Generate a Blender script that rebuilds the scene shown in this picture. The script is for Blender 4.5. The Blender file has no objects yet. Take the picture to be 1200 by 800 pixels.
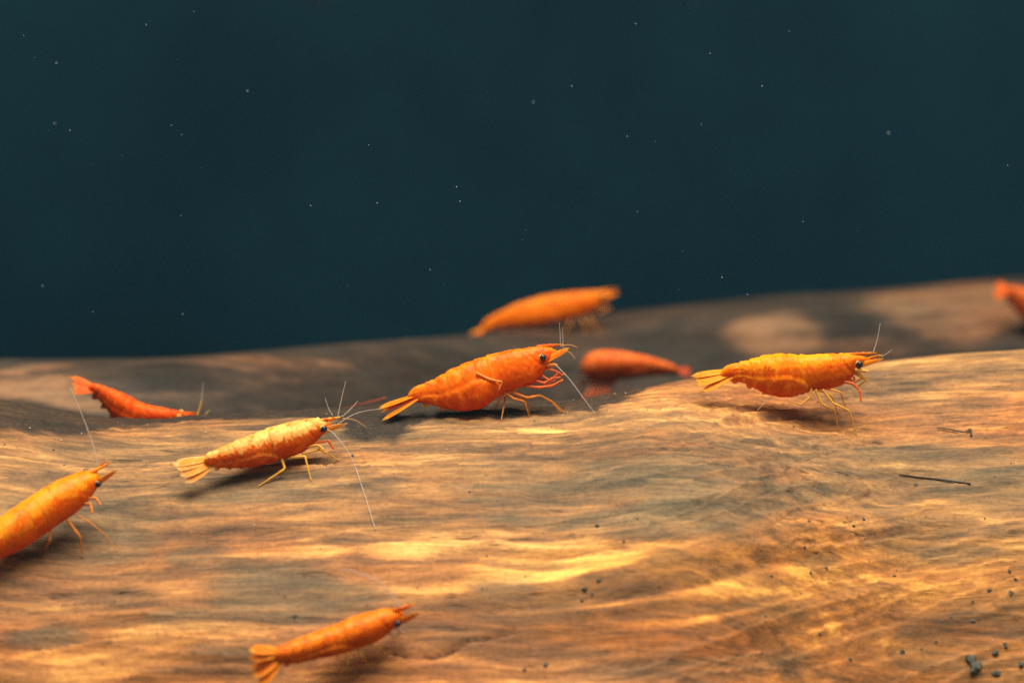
import bpy, bmesh, math, random
import numpy as np
from mathutils import Vector, Matrix
from mathutils.bvhtree import BVHTree

random.seed(7)
rng = np.random.default_rng(7)
scene = bpy.context.scene
col = scene.collection

# ------------------------------------------------------------------ camera
PITCH = math.radians(12.0)
LENS, SENSOR = 80.0, 36.0
CAM = np.array([0.0, -0.3228, 0.0797])
FWD = np.array([0.0, math.cos(PITCH), -math.sin(PITCH)])
RIGHT = np.array([1.0, 0.0, 0.0])
UPC = np.array([0.0, math.sin(PITCH), math.cos(PITCH)])
K = SENSOR / LENS / 1200.0           # per photo pixel (1200 x 800) at unit depth

cam_data = bpy.data.cameras.new("camera")
cam_data.lens = LENS
cam_data.sensor_width = SENSOR
cam_data.clip_start = 0.005
cam_data.clip_end = 20.0
cam_data.dof.use_dof = True
cam_data.dof.focus_distance = 0.315
cam_data.dof.aperture_fstop = 18.0
cam = bpy.data.objects.new("camera", cam_data)
cam.location = CAM
cam.rotation_euler = (math.pi / 2 - PITCH, 0, 0)
col.objects.link(cam)
scene.camera = cam

# ------------------------------------------------------------------ light
world = bpy.data.worlds.new("World")
scene.world = world
world.use_nodes = True
bg = world.node_tree.nodes["Background"]
bg.inputs[0].default_value = (0.74, 0.86, 1.0, 1)
bg.inputs[1].default_value = 0.27

lamp_data = bpy.data.lights.new("tank_lamp", 'AREA')
lamp_data.shape = 'RECTANGLE'
lamp_data.size = 0.42
lamp_data.size_y = 0.26
lamp_data.energy = 5.1
lamp_data.color = (1.0, 0.925, 0.77)
lamp = bpy.data.objects.new("tank_lamp", lamp_data)
lamp.location = (0.02, -0.065, 0.42)
lamp.rotation_euler = (math.radians(-6), 0, 0)
lamp["kind"] = "structure"
col.objects.link(lamp)

scene.view_settings.view_transform = 'Standard'
scene.view_settings.look = 'None'
scene.view_settings.exposure = 0.0
scene.view_settings.gamma = 1.0
scene.view_settings.use_curve_mapping = False
scene.render.engine = 'CYCLES'
scene.cycles.use_denoising = False
scene.cycles.max_bounces = 8
scene.cycles.use_adaptive_sampling = False
scene.cycles.volume_bounces = 1

# ------------------------------------------------------------------ helpers
def ray(u, v):
    return FWD + RIGHT * (u - 600) * K - UPC * (v - 400) * K

def at_depth(u, v, d):
    return CAM + ray(u, v) * d

def project(P):
    P = np.asarray(P, float) - CAM
    d = P @ FWD
    return 600 + (P @ RIGHT) / d / K, 400 - (P @ UPC) / d / K, d

def nrm(v):
    v = np.asarray(v, float)
    return v / max(np.linalg.norm(v), 1e-12)

def _hash(ix, iy, seed):
    h = (ix.astype(np.int64) * 374761393 + iy.astype(np.int64) * 668265263 + seed * 982451653) & 0xffffffff
    h = ((h ^ (h >> 13)) * 1274126177) & 0xffffffff
    h = h ^ (h >> 16)
    return (h & 0xffff) / 65535.0

def vnoise(x, y, seed=0):
    ix, iy = np.floor(x), np.floor(y)
    fx, fy = x - ix, y - iy
    fx = fx * fx * fx * (fx * (fx * 6 - 15) + 10)
    fy = fy * fy * fy * (fy * (fy * 6 - 15) + 10)
    ix = ix.astype(np.int64); iy = iy.astype(np.int64)
    a = _hash(ix, iy, seed); b = _hash(ix + 1, iy, seed)
    c = _hash(ix, iy + 1, seed); d = _hash(ix + 1, iy + 1, seed)
    return (a * (1 - fx) + b * fx) * (1 - fy) + (c * (1 - fx) + d * fx) * fy

def fbm(x, y, seed=0, octv=4, gain=0.5):
    s = 0; a = 1.0; t = 0
    for o in range(octv):
        s = s + a * vnoise(x * 2 ** o + 17.3 * o, y * 2 ** o + 5.1 * o, seed + o)
        t += a; a *= gain
    return s / t

def sstep(a, b, x):
    t = np.clip((x - a) / (b - a), 0, 1)
    return t * t * (3 - 2 * t)

def smooth_interp(xs, px, py, n=200, win=9):
    g = np.linspace(px[0], px[-1], n)
    v = np.interp(g, px, py)
    for _ in range(2):
        k = np.ones(win) / win
        v = np.convolve(np.pad(v, win // 2, mode='edge'), k, mode='valid')
    return np.interp(xs, g, v)

def mesh_obj(name, verts, faces, mat=None, parent=None, smooth=True):
    me = bpy.data.meshes.new(name)
    me.from_pydata([tuple(map(float, v)) for v in verts], [], faces)
    if smooth:
        me.polygons.foreach_set("use_smooth", [True] * len(me.polygons))
    me.update()
    o = bpy.data.objects.new(name, me)
    if mat: me.materials.append(mat)
    col.objects.link(o)
    if parent is not None:
        o.parent = parent
    return o

def tag(o, label=None, cat=None, group=None, kind=None):
    if label: o["label"] = label
    if cat: o["category"] = cat
    if group: o["group"] = group
    if kind: o["kind"] = kind
    return o

# ------------------------------------------------------------------ node helpers
def new_mat(name):
    m = bpy.data.materials.new(name)
    m.use_nodes = True
    nt = m.node_tree
    return m, nt, nt.nodes["Principled BSDF"]

def N(nt, t, **kw):
    n = nt.nodes.new(t)
    for k, v in kw.items():
        if k.startswith("i_"):
            key = k[2:]
            key = int(key) if key.isdigit() else key
            n.inputs[key].default_value = v
        else:
            setattr(n, k, v)
    return n

def noise_node(nt, vec, scale, detail=4, rough=0.55, dist=0.0):
    n = N(nt, 'ShaderNodeTexNoise')
    n.inputs['Scale'].default_value = scale
    n.inputs['Detail'].default_value = detail
    n.inputs['Roughness'].default_value = rough
    n.inputs['Distortion'].default_value = dist
    nt.links.new(vec, n.inputs['Vector'])
    return n

def mapping(nt, vec, scale, loc=(0, 0, 0), rot=(0, 0, 0)):
    n = N(nt, 'ShaderNodeMapping')
    n.inputs['Scale'].default_value = scale
    n.inputs['Location'].default_value = loc
    n.inputs['Rotation'].default_value = rot
    nt.links.new(vec, n.inputs['Vector'])
    return n.outputs[0]

def ramp(nt, fac, stops):
    r = N(nt, 'ShaderNodeValToRGB')
    e = r.color_ramp.elements
    while len(e) < len(stops): e.new(0.5)
    for el, (p, c) in zip(e, stops):
        el.position = p
        el.color = c if len(c) == 4 else (*c, 1)
    nt.links.new(fac, r.inputs[0])
    return r.outputs[0]

def mixc(nt, fac, a, b, blend='MIX'):
    m = N(nt, 'ShaderNodeMix', data_type='RGBA', blend_type=blend)
    for sock, v in ((0, fac), (6, a), (7, b)):
        if isinstance(v, (int, float)): m.inputs[sock].default_value = v
        elif isinstance(v, tuple): m.inputs[sock].default_value = v if len(v) == 4 else (*v, 1)
        else: nt.links.new(v, m.inputs[sock])
    return m.outputs[2]

def mathn(nt, op, a, b=0.0, clamp=False):
    m = N(nt, 'ShaderNodeMath', operation=op, use_clamp=clamp)
    for i, v in enumerate((a, b)):
        if isinstance(v, (int, float)): m.inputs[i].default_value = v
        else: nt.links.new(v, m.inputs[i])
    return m.outputs[0]

# ------------------------------------------------------------------ materials: wood
def wood_material(name, tones, film, rot=0.0):
    """tones: (deep, mid, light, pale).  Vertex attribute 'stain' = (dark gritty tone and painted shade, olive film, pale wood, rust)"""
    m, nt, b = new_mat(name)
    tc = N(nt, 'ShaderNodeTexCoord').outputs['Object']
    base = mapping(nt, tc, (1, 1, 1), rot=(0, 0, rot))
    warp = noise_node(nt, mapping(nt, base, (1, 3, 3)), 28, 3)
    w1 = N(nt, 'ShaderNodeVectorMath', operation='SUBTRACT'); nt.links.new(warp.outputs['Color'], w1.inputs[0]); w1.inputs[1].default_value = (.5, .5, .5)
    w2 = N(nt, 'ShaderNodeVectorMath', operation='MULTIPLY'); nt.links.new(w1.outputs[0], w2.inputs[0]); w2.inputs[1].default_value = (0.010, 0.0055, 0.0055)
    w3 = N(nt, 'ShaderNodeVectorMath', operation='ADD'); nt.links.new(base, w3.inputs[0]); nt.links.new(w2.outputs[0], w3.inputs[1])
    wv = w3.outputs[0]
    streak = noise_node(nt, mapping(nt, wv, (24, 230, 230)), 1.0, 8, 0.70)
    broad = noise_node(nt, mapping(nt, wv, (16, 70, 70), loc=(3, 1, 2)), 1.0, 4, 0.55)
    fine = noise_node(nt, mapping(nt, wv, (130, 1100, 1100), loc=(5, 2, 8)), 1.0, 5, 0.68)
    speck = noise_node(nt, tc, 1500, 2, 0.6)
    thin = noise_node(nt, mapping(nt, wv, (75, 560, 560), loc=(4, 3, 2)), 1.0, 5, 0.62, 0.3)
    f = mathn(nt, 'ADD', mathn(nt, 'MULTIPLY', streak.outputs[0], 0.42), mathn(nt, 'MULTIPLY', broad.outputs[0], 0.30))
    f = mathn(nt, 'ADD', f, mathn(nt, 'MULTIPLY', thin.outputs[0], 0.42))
    f = mathn(nt, 'ADD', f, mathn(nt, 'MULTIPLY', mathn(nt, 'SUBTRACT', fine.outputs[0], 0.5), 0.16))
    f = mathn(nt, 'SUBTRACT', f, 0.07)
    att = N(nt, 'ShaderNodeAttribute', attribute_name='stain')
    sep = N(nt, 'ShaderNodeSeparateColor'); nt.links.new(att.outputs['Color'], sep.inputs[0])
    grit_shade, olive, pale = sep.outputs[0], sep.outputs[1], sep.outputs[2]
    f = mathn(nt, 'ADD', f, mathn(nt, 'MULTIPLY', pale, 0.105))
    f = mathn(nt, 'SUBTRACT', f, mathn(nt, 'MULTIPLY', olive, 0.07))
    c = ramp(nt, f, [(0.36, tones[0]), (0.46, tones[1]), (0.545, tones[2]), (0.68, tones[3])])
    # rusty hue shifts
    hue = noise_node(nt, mapping(nt, wv, (14, 45, 45), loc=(9, 4, 1)), 1.0, 3)
    hf = ramp(nt, hue.outputs[0], [(0.42, (0, 0, 0)), (0.66, (1, 1, 1))])
    c = mixc(nt, mathn(nt, 'MULTIPLY', hf, 0.75), c, (1.0, 0.62, 0.40), 'MULTIPLY')
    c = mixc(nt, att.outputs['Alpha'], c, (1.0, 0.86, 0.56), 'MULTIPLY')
    # olive-grey film of algae and silt
    on = noise_node(nt, mapping(nt, wv, (45, 150, 150), loc=(2, 7, 3)), 1.0, 5, 0.65)
    of = mathn(nt, 'MULTIPLY', olive, ramp(nt, on.outputs[0], [(0.32, (1, 1, 1)), (0.72, (0.40, 0.40, 0.40))]))
    filmc = mixc(nt, ramp(nt, thin.outputs[0], [(0.36, (0, 0, 0)), (0.64, (1, 1, 1))]), film[0], film[1])
    c = mixc(nt, mathn(nt, 'MULTIPLY', of, 0.80), c, filmc)
    # pores and short splits along the grain
    pore = noise_node(nt, mapping(nt, wv, (170, 1000, 1000), loc=(1, 9, 6)), 1.0, 2, 0.5)
    pf = ramp(nt, pore.outputs[0], [(0.64, (0, 0, 0)), (0.72, (1, 1, 1))])
    pm = noise_node(nt, mapping(nt, tc, (30, 60, 60), loc=(7, 1, 4)), 1.0, 2, 0.5)
    pf = mathn(nt, 'MULTIPLY', pf, ramp(nt, pm.outputs[0], [(0.42, (0, 0, 0)), (0.62, (1, 1, 1))]))
    c = mixc(nt, mathn(nt, 'MULTIPLY', pf, 0.6), c, tuple(x * 0.6 for x in tones[0]))
    # speckle
    sp = ramp(nt, speck.outputs[0], [(0.30, (0.62, 0.62, 0.62)), (0.55, (1, 1, 1)), (0.75, (1.12, 1.12, 1.12))])
    c = mixc(nt, 0.55, c, sp, 'MULTIPLY')
    # gritty dark tone, with shade painted in as darkened wood colour
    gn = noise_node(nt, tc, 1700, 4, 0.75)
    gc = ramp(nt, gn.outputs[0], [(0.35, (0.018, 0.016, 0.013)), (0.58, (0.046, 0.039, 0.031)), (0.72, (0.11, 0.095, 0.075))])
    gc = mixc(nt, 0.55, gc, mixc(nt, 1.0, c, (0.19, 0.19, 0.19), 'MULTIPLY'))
    c = mixc(nt, grit_shade, c, gc)
    nt.links.new(c, b.inputs['Base Color'])
    b.inputs['Roughness'].default_value = 0.72
    b.inputs['Specular IOR Level'].default_value = 0.22
    h = mathn(nt, 'ADD', mathn(nt, 'MULTIPLY', streak.outputs[0], 0.8), mathn(nt, 'MULTIPLY', fine.outputs[0], 0.35))
    h = mathn(nt, 'ADD', h, mathn(nt, 'MULTIPLY', speck.outputs[0], 0.12))
    h = mathn(nt, 'ADD', h, mathn(nt, 'MULTIPLY', mathn(nt, 'MULTIPLY', gn.outputs[0], grit_shade), 0.5))
    h = mathn(nt, 'SUBTRACT', h, mathn(nt, 'MULTIPLY', pf, 0.35))
    bp = N(nt, 'ShaderNodeBump'); bp.inputs['Strength'].default_value = 0.6; bp.inputs['Distance'].default_value = 0.0007
    nt.links.new(h, bp.inputs['Height']); nt.links.new(bp.outputs[0], b.inputs['Normal'])
    return m

WOOD = wood_material("wood_near", [(0.070, 0.047, 0.028), (0.215, 0.114, 0.050), (0.41, 0.198, 0.068), (0.93, 0.55, 0.16)], [(0.085, 0.070, 0.040), (0.205, 0.152, 0.080)])
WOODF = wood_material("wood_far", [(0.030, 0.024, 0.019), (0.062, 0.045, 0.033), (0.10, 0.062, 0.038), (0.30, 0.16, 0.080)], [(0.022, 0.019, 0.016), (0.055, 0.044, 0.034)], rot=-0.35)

# ------------------------------------------------------------------ the logs
def fit_crest(xs, silh_u, silh_v, yc, Rf, Rb):
    """crest height along the log so that its upper edge stands where the photo shows it"""
    zc = np.zeros_like(xs)
    us = np.linspace(-0.06, 0.04, 120)
    prof = lambda u, i: np.where(u < 0, Rf[i] - np.sqrt(np.maximum(Rf[i] ** 2 - u ** 2, 1e-9)), Rb[i] - np.sqrt(np.maximum(Rb[i] ** 2 - np.minimum(u, Rb[i] * .98) ** 2, 1e-9)))
    for it in range(6):
        for i, x in enumerate(xs):
            P = np.stack([np.full_like(us, x), yc[i] + us, zc[i] - prof(us, i)], 1)
            u, v, d = project(P)
            j = np.argmin(v)
            S = np.interp(u[j], silh_u, silh_v)
            zc[i] += (v[j] - S) * K * d[j]
    return zc, prof

def build_log(name, x0, x1, nx, back, front, ny, silh, ycf, Rff, Rbf, mat, relief, stains, floor_z, seed, grooves=()):
    su = np.array([p[0] for p in silh], float); sv = np.array([p[1] for p in silh], float)
    xc = np.linspace(x0, x1, 90)
    ycc, Rf, Rb = ycf(xc), Rff(xc), Rbf(xc)
    zcc, prof = fit_crest(xc, su, sv, ycc, Rf, Rb)
    k = np.ones(5) / 5
    zcc = np.convolve(np.pad(zcc, 2, mode='edge'), k, mode='valid')
    xs = np.linspace(x0, x1, nx)
    t = np.linspace(0, 1, ny)
    uu = -front + (front + back) * t
    X, U = np.meshgrid(xs, uu, indexing='ij')
    YC = np.interp(xs, xc, ycc)[:, None]; ZC = np.interp(xs, xc, zcc)[:, None]
    RF = np.interp(xs, xc, Rf)[:, None]; RB = np.interp(xs, xc, Rb)[:, None]
    Y = YC + U
    dropf = RF - np.sqrt(np.maximum(RF ** 2 - np.minimum(-U, RF * .97) ** 2, 1e-9))
    dropb = RB - np.sqrt(np.maximum(RB ** 2 - np.minimum(U, RB * .97) ** 2, 1e-9))
    Z = ZC - np.where(U < 0, dropf, dropb)
    # arc length across the grain
    S = np.where(U < 0, -RF * np.arcsin(np.clip(-U / RF, 0, .97)), U)
    pu, pv, pd = project(np.stack([X, Y, Z], -1).reshape(-1, 3))
    pu = pu.reshape(X.shape); pv = pv.reshape(X.shape)
    Z = Z + relief(X, S, U, pu, pv, seed)
    gmask = []
    for (pts, wdt, dep) in grooves:
        pts = np.array(pts, float)
        dist = np.full(X.shape, 1e9)
        for a, b_ in zip(pts[:-1], pts[1:]):
            ab = b_ - a
            tt = np.clip(((pu - a[0]) * ab[0] + (pv - a[1]) * ab[1]) / (ab @ ab), 0, 1)
            dd = np.hypot(pu - a[0] - tt * ab[0], (pv - a[1] - tt * ab[1]))
            dist = np.minimum(dist, dd)
        wob = wdt * (0.6 + 0.9 * vnoise(X * 900, S * 200, 77))
        Z = Z - dep * np.exp(-(dist / wob) ** 2)
        gmask.append(np.exp(-(dist / (wob * 0.9)) ** 2) * min(1, dep / 0.001))
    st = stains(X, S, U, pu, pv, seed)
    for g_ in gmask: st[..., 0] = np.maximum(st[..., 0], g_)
    verts = np.stack([X, Y, Z], -1)
    # skirt down to the tank floor
    lowf = verts[:, 0].copy(); lowf[:, 2] = floor_z; lowf[:, 1] += 0.012
    lowb = verts[:, -1].copy(); lowb[:, 2] = floor_z; lowb[:, 1] -= 0.004
    verts = np.concatenate([lowf[:, None], verts, lowb[:, None]], 1)
    st = np.concatenate([st[:, :1], st, st[:, -1:]], 1)
    n2 = ny + 2
    idx = np.arange(nx * n2).reshape(nx, n2)
    q = np.stack([idx[:-1, :-1], idx[1:, :-1], idx[1:, 1:], idx[:-1, 1:]], -1).reshape(-1, 4)
    V = verts.reshape(-1, 3)
    me = bpy.data.meshes.new(name)
    me.vertices.add(len(V)); me.vertices.foreach_set("co", V.ravel())
    nq = len(q)
    caps = [list(idx[0, :]), list(idx[-1, ::-1])]
    caplen = [len(c) for c in caps]
    me.loops.add(nq * 4 + sum(caplen))
    li = np.concatenate([q.ravel(), np.array(caps[0]), np.array(caps[1])])
    me.loops.foreach_set("vertex_index", li.astype(np.int32))
    me.polygons.add(nq + 2)
    ls = np.concatenate([np.arange(nq) * 4, [nq * 4, nq * 4 + caplen[0]]]).astype(np.int32)
    me.polygons.foreach_set("loop_start", ls)
    me.polygons.foreach_set("use_smooth", np.ones(nq + 2, dtype=bool))
    me.update(calc_edges=True); me.validate()
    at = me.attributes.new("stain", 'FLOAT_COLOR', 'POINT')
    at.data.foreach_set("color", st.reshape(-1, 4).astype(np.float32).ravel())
    me.materials.append(mat)
    o = bpy.data.objects.new(name, me)
    col.objects.link(o)
    step = 2
    sub = verts[::step, 1:-1:step]
    ii = np.arange(sub.shape[0] * sub.shape[1]).reshape(sub.shape[:2])
    tq = np.stack([ii[:-1, :-1], ii[1:, :-1], ii[1:, 1:], ii[:-1, 1:]], -1).reshape(-1, 4)
    bvh = BVHTree.FromPolygons([Vector(v) for v in sub.reshape(-1, 3)], tq.tolist())
    return o, bvh

def blob(pu, pv, cx, cy, rx, ry, jitter, amt=0.5):
    d = np.hypot((pu - cx) / rx, (pv - cy) / ry) + (jitter - 0.5) * amt * 2
    return 1 - sstep(0.55, 1.15, d)

NEAR_S = [(-200, 462), (0, 468), (40, 476), (100, 488), (160, 494), (230, 486), (300, 482), (400, 477), (470, 472), (560, 468),
          (640, 470), (700, 466), (760, 451), (800, 441), (850, 437), (900, 433), (1000, 427), (1080, 415), (1200, 406), (1400, 400)]
NEAR_B = [(-200, 512), (0, 513), (100, 511), (200, 502), (240, 493), (300, 489), (380, 492), (430, 510), (462, 508), (500, 489), (620, 486),
          (700, 482), (740, 462), (770, 446), (800, 430), (1400, 380)]
bu = np.array([p[0] for p in NEAR_B], float); bv = np.array([p[1] for p in NEAR_B], float)

def near_relief(X, S, U, pu, pv, seed):
    w = (fbm(X * 26, S * 60, seed + 3, 3) - 0.5) * 0.007
    z = (fbm(X * 12, S * 42, seed, 3) - 0.5) * 0.0030
    z += (fbm(X * 24, (S + w) * 190, seed + 11, 4) - 0.5) * 0.0017
    r = 1 - np.abs(2 * fbm(X * 26 + 4, (S + w) * 260, seed + 21, 3) - 1)
    z += (r - 0.6) * 0.0010
    t = (S + w * 1.4) * 330 + fbm(X * 20, S * 90, seed + 31, 2) * 5
    z += (t - np.floor(t)) ** 3 * 0.00045 * sstep(0.45, 0.6, fbm(X * 18, S * 60, seed + 41, 2))
    z += (vnoise(X * 900, S * 1300, seed + 51) - 0.5) * 0.00012
    z *= 1 - 0.6 * sstep(-0.012, 0.002, U)
    grit_shade = (1 - sstep(-3, 3, pv - np.interp(pu, bu, bv)))
    z += grit_shade * (fbm(X * 600, S * 600, seed + 61, 3) - 0.5) * 0.0009
    return z

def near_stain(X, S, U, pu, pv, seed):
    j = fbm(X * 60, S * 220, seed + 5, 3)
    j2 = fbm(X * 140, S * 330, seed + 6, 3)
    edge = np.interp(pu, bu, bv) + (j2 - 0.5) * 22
    grit_shade = 1 - sstep(-5, 4, pv - edge)  # dark lip: gritty at left, shade of the recess painted in behind shrimp A
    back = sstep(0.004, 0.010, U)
    grit_shade = np.maximum(grit_shade, back)
    olive = np.zeros_like(X)
    for (cx, cy, rx, ry, a) in [(770, 575, 230, 62, 1.0), (880, 520, 120, 22, .6), (600, 560, 120, 34, .5), (330, 688, 110, 40, .9),
                                (95, 645, 120, 34, .8), (225, 650, 50, 18, .8), (590, 690, 55, 18, .75), (1180, 575, 90, 34, .9), (1060, 540, 140, 24, .6), (60, 600, 160, 26, .6), (420, 575, 90, 16, .5),
                                (1120, 642, 70, 14, .7), (300, 575, 110, 22, .6), (150, 530, 140, 18, .5), (480, 600, 80, 16, .55),
                                (620, 660, 60, 9, .5), (60, 750, 60, 18, .7), (230, 725, 60, 14, .55), (270, 762, 50, 12, .9),
                                (800, 785, 150, 25, .75), (1000, 600, 90, 14, .5), (1060, 470, 140, 12, .5), (980, 545, 200, 18, .45),
                                (450, 505, 120, 9, .5), (700, 520, 100, 14, .5), (1150, 780, 120, 14, .35), (470, 745, 140, 14, .5)]:
        olive = np.maximum(olive, a * blob(pu, pv, cx, cy, rx, ry, j, 0.55))
    pale = np.zeros_like(X)
    for (cx, cy, rx, ry, a) in [(720, 685, 200, 62, 1.25), (640, 640, 140, 22, .9), (1000, 690, 200, 30, .6), (860, 625, 120, 24, .8), (560, 625, 110, 16, .7), (340, 638, 90, 12, 1.0),
                                (470, 640, 60, 14, .9), (900, 690, 160, 34, .5), (110, 785, 120, 24, .8), (850, 505, 60, 6, .8),
                                (280, 508, 80, 7, .8), (700, 610, 90, 14, .6), (1040, 720, 160, 40, .35), (960, 440, 90, 5, .6),
                                (1120, 425, 90, 9, .6), (640, 497, 40, 3, .9), (560, 735, 60, 10, .5), (190, 690, 90, 8, .5),
                                (150, 590, 60, 8, .6), (460, 535, 90, 10, .5), (640, 790, 60, 10, .6), (760, 655, 90, 20, .7)]:
        pale = np.maximum(pale, a * blob(pu, pv, cx, cy, rx, ry, j, 0.6))
    w = (fbm(X * 26, S * 60, seed + 3, 3) - 0.5) * 0.007
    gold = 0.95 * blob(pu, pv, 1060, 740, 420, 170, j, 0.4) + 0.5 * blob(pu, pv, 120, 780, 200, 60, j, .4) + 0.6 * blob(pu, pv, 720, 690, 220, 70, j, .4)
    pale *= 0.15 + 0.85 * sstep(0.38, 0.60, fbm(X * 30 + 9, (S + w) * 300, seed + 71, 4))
    olive *= 0.5 + 0.5 * sstep(0.30, 0.55, fbm(X * 34 + 2, (S + w) * 240, seed + 81, 4))
    return np.stack([grit_shade, olive, pale, np.clip(gold, 0, 1)], -1)

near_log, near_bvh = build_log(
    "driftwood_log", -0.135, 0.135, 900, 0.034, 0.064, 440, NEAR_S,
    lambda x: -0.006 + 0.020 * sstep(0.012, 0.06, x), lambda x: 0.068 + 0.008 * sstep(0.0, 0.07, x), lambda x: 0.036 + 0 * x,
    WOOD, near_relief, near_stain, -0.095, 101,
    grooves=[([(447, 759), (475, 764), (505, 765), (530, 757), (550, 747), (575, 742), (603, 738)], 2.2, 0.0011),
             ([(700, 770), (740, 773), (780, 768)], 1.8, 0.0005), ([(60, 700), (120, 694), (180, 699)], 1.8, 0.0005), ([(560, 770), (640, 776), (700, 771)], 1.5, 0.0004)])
tag(near_log, "orange brown driftwood log with streaky grain under the walking shrimp", "driftwood")

FAR_S = [(-200, 423), (0, 421), (100, 421), (200, 420), (300, 414), (400, 404), (500, 397), (560, 391), (640, 382), (730, 363),
         (800, 357), (900, 347), (1000, 342), (1100, 334), (1200, 325), (1400, 312)]

def far_relief(X, S, U, pu, pv, seed):
    w = (fbm(X * 30, S * 60, seed + 3, 3) - 0.5) * 0.02
    z = (fbm(X * 14, S * 40, seed, 3) - 0.5) * 0.006
    z += (fbm(X * 30, (S + w) * 150, seed + 11, 3) - 0.5) * 0.0030
    z += (fbm(X * 60, (S + w) * 420, seed + 12, 3) - 0.5) * 0.0010
    return z * (1 - 0.75 * sstep(-0.010, 0.0, U))

def far_stain(X, S, U, pu, pv, seed):
    j = fbm(X * 40, S * 120, seed + 5, 3)
    pale = np.zeros_like(X); olive = np.full_like(X, 0.55); grit_shade = np.zeros_like(X)
    for (cx, cy, rx, ry, a) in [(912, 388, 70, 25, 1.0), (1125, 366, 115, 40, 1.0), (1020, 400, 120, 14, .55), (40, 450, 90, 26, 1.0),
                                (690, 382, 40, 10, .6), (330, 424, 120, 7, .6), (120, 468, 60, 10, .8), (630, 385, 70, 8, .4)]:
        bl = blob(pu, pv, cx, cy, rx, ry, j, 0.35)
        pale = np.maximum(pale, 1.4 * a * bl); olive = olive * (1 - 0.95 * a * bl)
    for (cx, cy, rx, ry, a) in [(210, 440, 80, 13, .8), (360, 460, 120, 20, .6), (25, 478, 60, 14, .9), (1000, 380, 40, 18, .6),
                                (780, 400, 90, 30, .55), (520, 430, 120, 30, .5), (1130, 412, 160, 10, .8), (860, 355, 60, 6, .4)]:
        grit_shade = np.maximum(grit_shade, a * blob(pu, pv, cx, cy, rx, ry, j, 0.4))
    return np.stack([grit_shade, olive, pale, np.zeros_like(X)], -1)

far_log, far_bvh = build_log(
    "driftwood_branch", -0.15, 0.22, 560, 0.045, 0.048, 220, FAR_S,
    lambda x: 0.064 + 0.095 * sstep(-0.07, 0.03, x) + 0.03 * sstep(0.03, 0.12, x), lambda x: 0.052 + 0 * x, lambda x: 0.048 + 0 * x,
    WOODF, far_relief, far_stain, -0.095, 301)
tag(far_log, "dim grey brown driftwood branch lying behind the bright log", "driftwood")

# ------------------------------------------------------------------ tank floor and back wall
def sheet(name, pts, mat, nx=2, ny=2):
    a, b, c, d = [np.array(p, float) for p in pts]
    vs = []; fs = []
    for i in range(nx):
        for j in range(ny):
            s, t = i / (nx - 1), j / (ny - 1)
            vs.append((a * (1 - s) + b * s) * (1 - t) + (d * (1 - s) + c * s) * t)
    for i in range(nx - 1):
        for j in range(ny - 1):
            k = i * ny + j
            fs.append((k, k + ny, k + ny + 1, k + 1))
    return mesh_obj(name, vs, fs, mat)

ms, nt, b = new_mat("dark_sand")
tc = N(nt, 'ShaderNodeTexCoord').outputs['Object']
n1 = noise_node(nt, tc, 700, 4, 0.7)
nt.links.new(ramp(nt, n1.outputs[0], [(0.35, (0.012, 0.012, 0.011)), (0.7, (0.05, 0.045, 0.038))]), b.inputs['Base Color'])
b.inputs['Roughness'].default_value = 0.9
bp = N(nt, 'ShaderNodeBump'); bp.inputs['Distance'].default_value = 0.001
nt.links.new(n1.outputs[0], bp.inputs['Height']); nt.links.new(bp.outputs[0], b.inputs['Normal'])
fl = sheet("tank_floor", [(-1.2, -0.5, -0.095), (1.2, -0.5, -0.095), (1.2, 0.30, -0.095), (-1.2, 0.30, -0.095)], ms, 40, 20)
tag(fl, kind="structure")

mw, nt, b = new_mat("tank_back_film")
tc = N(nt, 'ShaderNodeTexCoord').outputs['Object']
n1 = noise_node(nt, tc, 7, 5, 0.6)
nt.links.new(ramp(nt, n1.outputs[0], [(0.3, (0.0006, 0.014, 0.026)), (0.7, (0.0040, 0.034, 0.050))]), b.inputs['Base Color'])  # mottled tones paint uneven water haze into the wall colour
b.inputs['Roughness'].default_value = 0.8
b.inputs['Specular IOR Level'].default_value = 0.1
wl = sheet("tank_back_wall", [(-1.2, 0.30, -0.095), (1.2, 0.30, -0.095), (1.2, 0.30, 0.9), (-1.2, 0.30, 0.9)], mw, 4, 4)
tag(wl, kind="structure")

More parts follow.
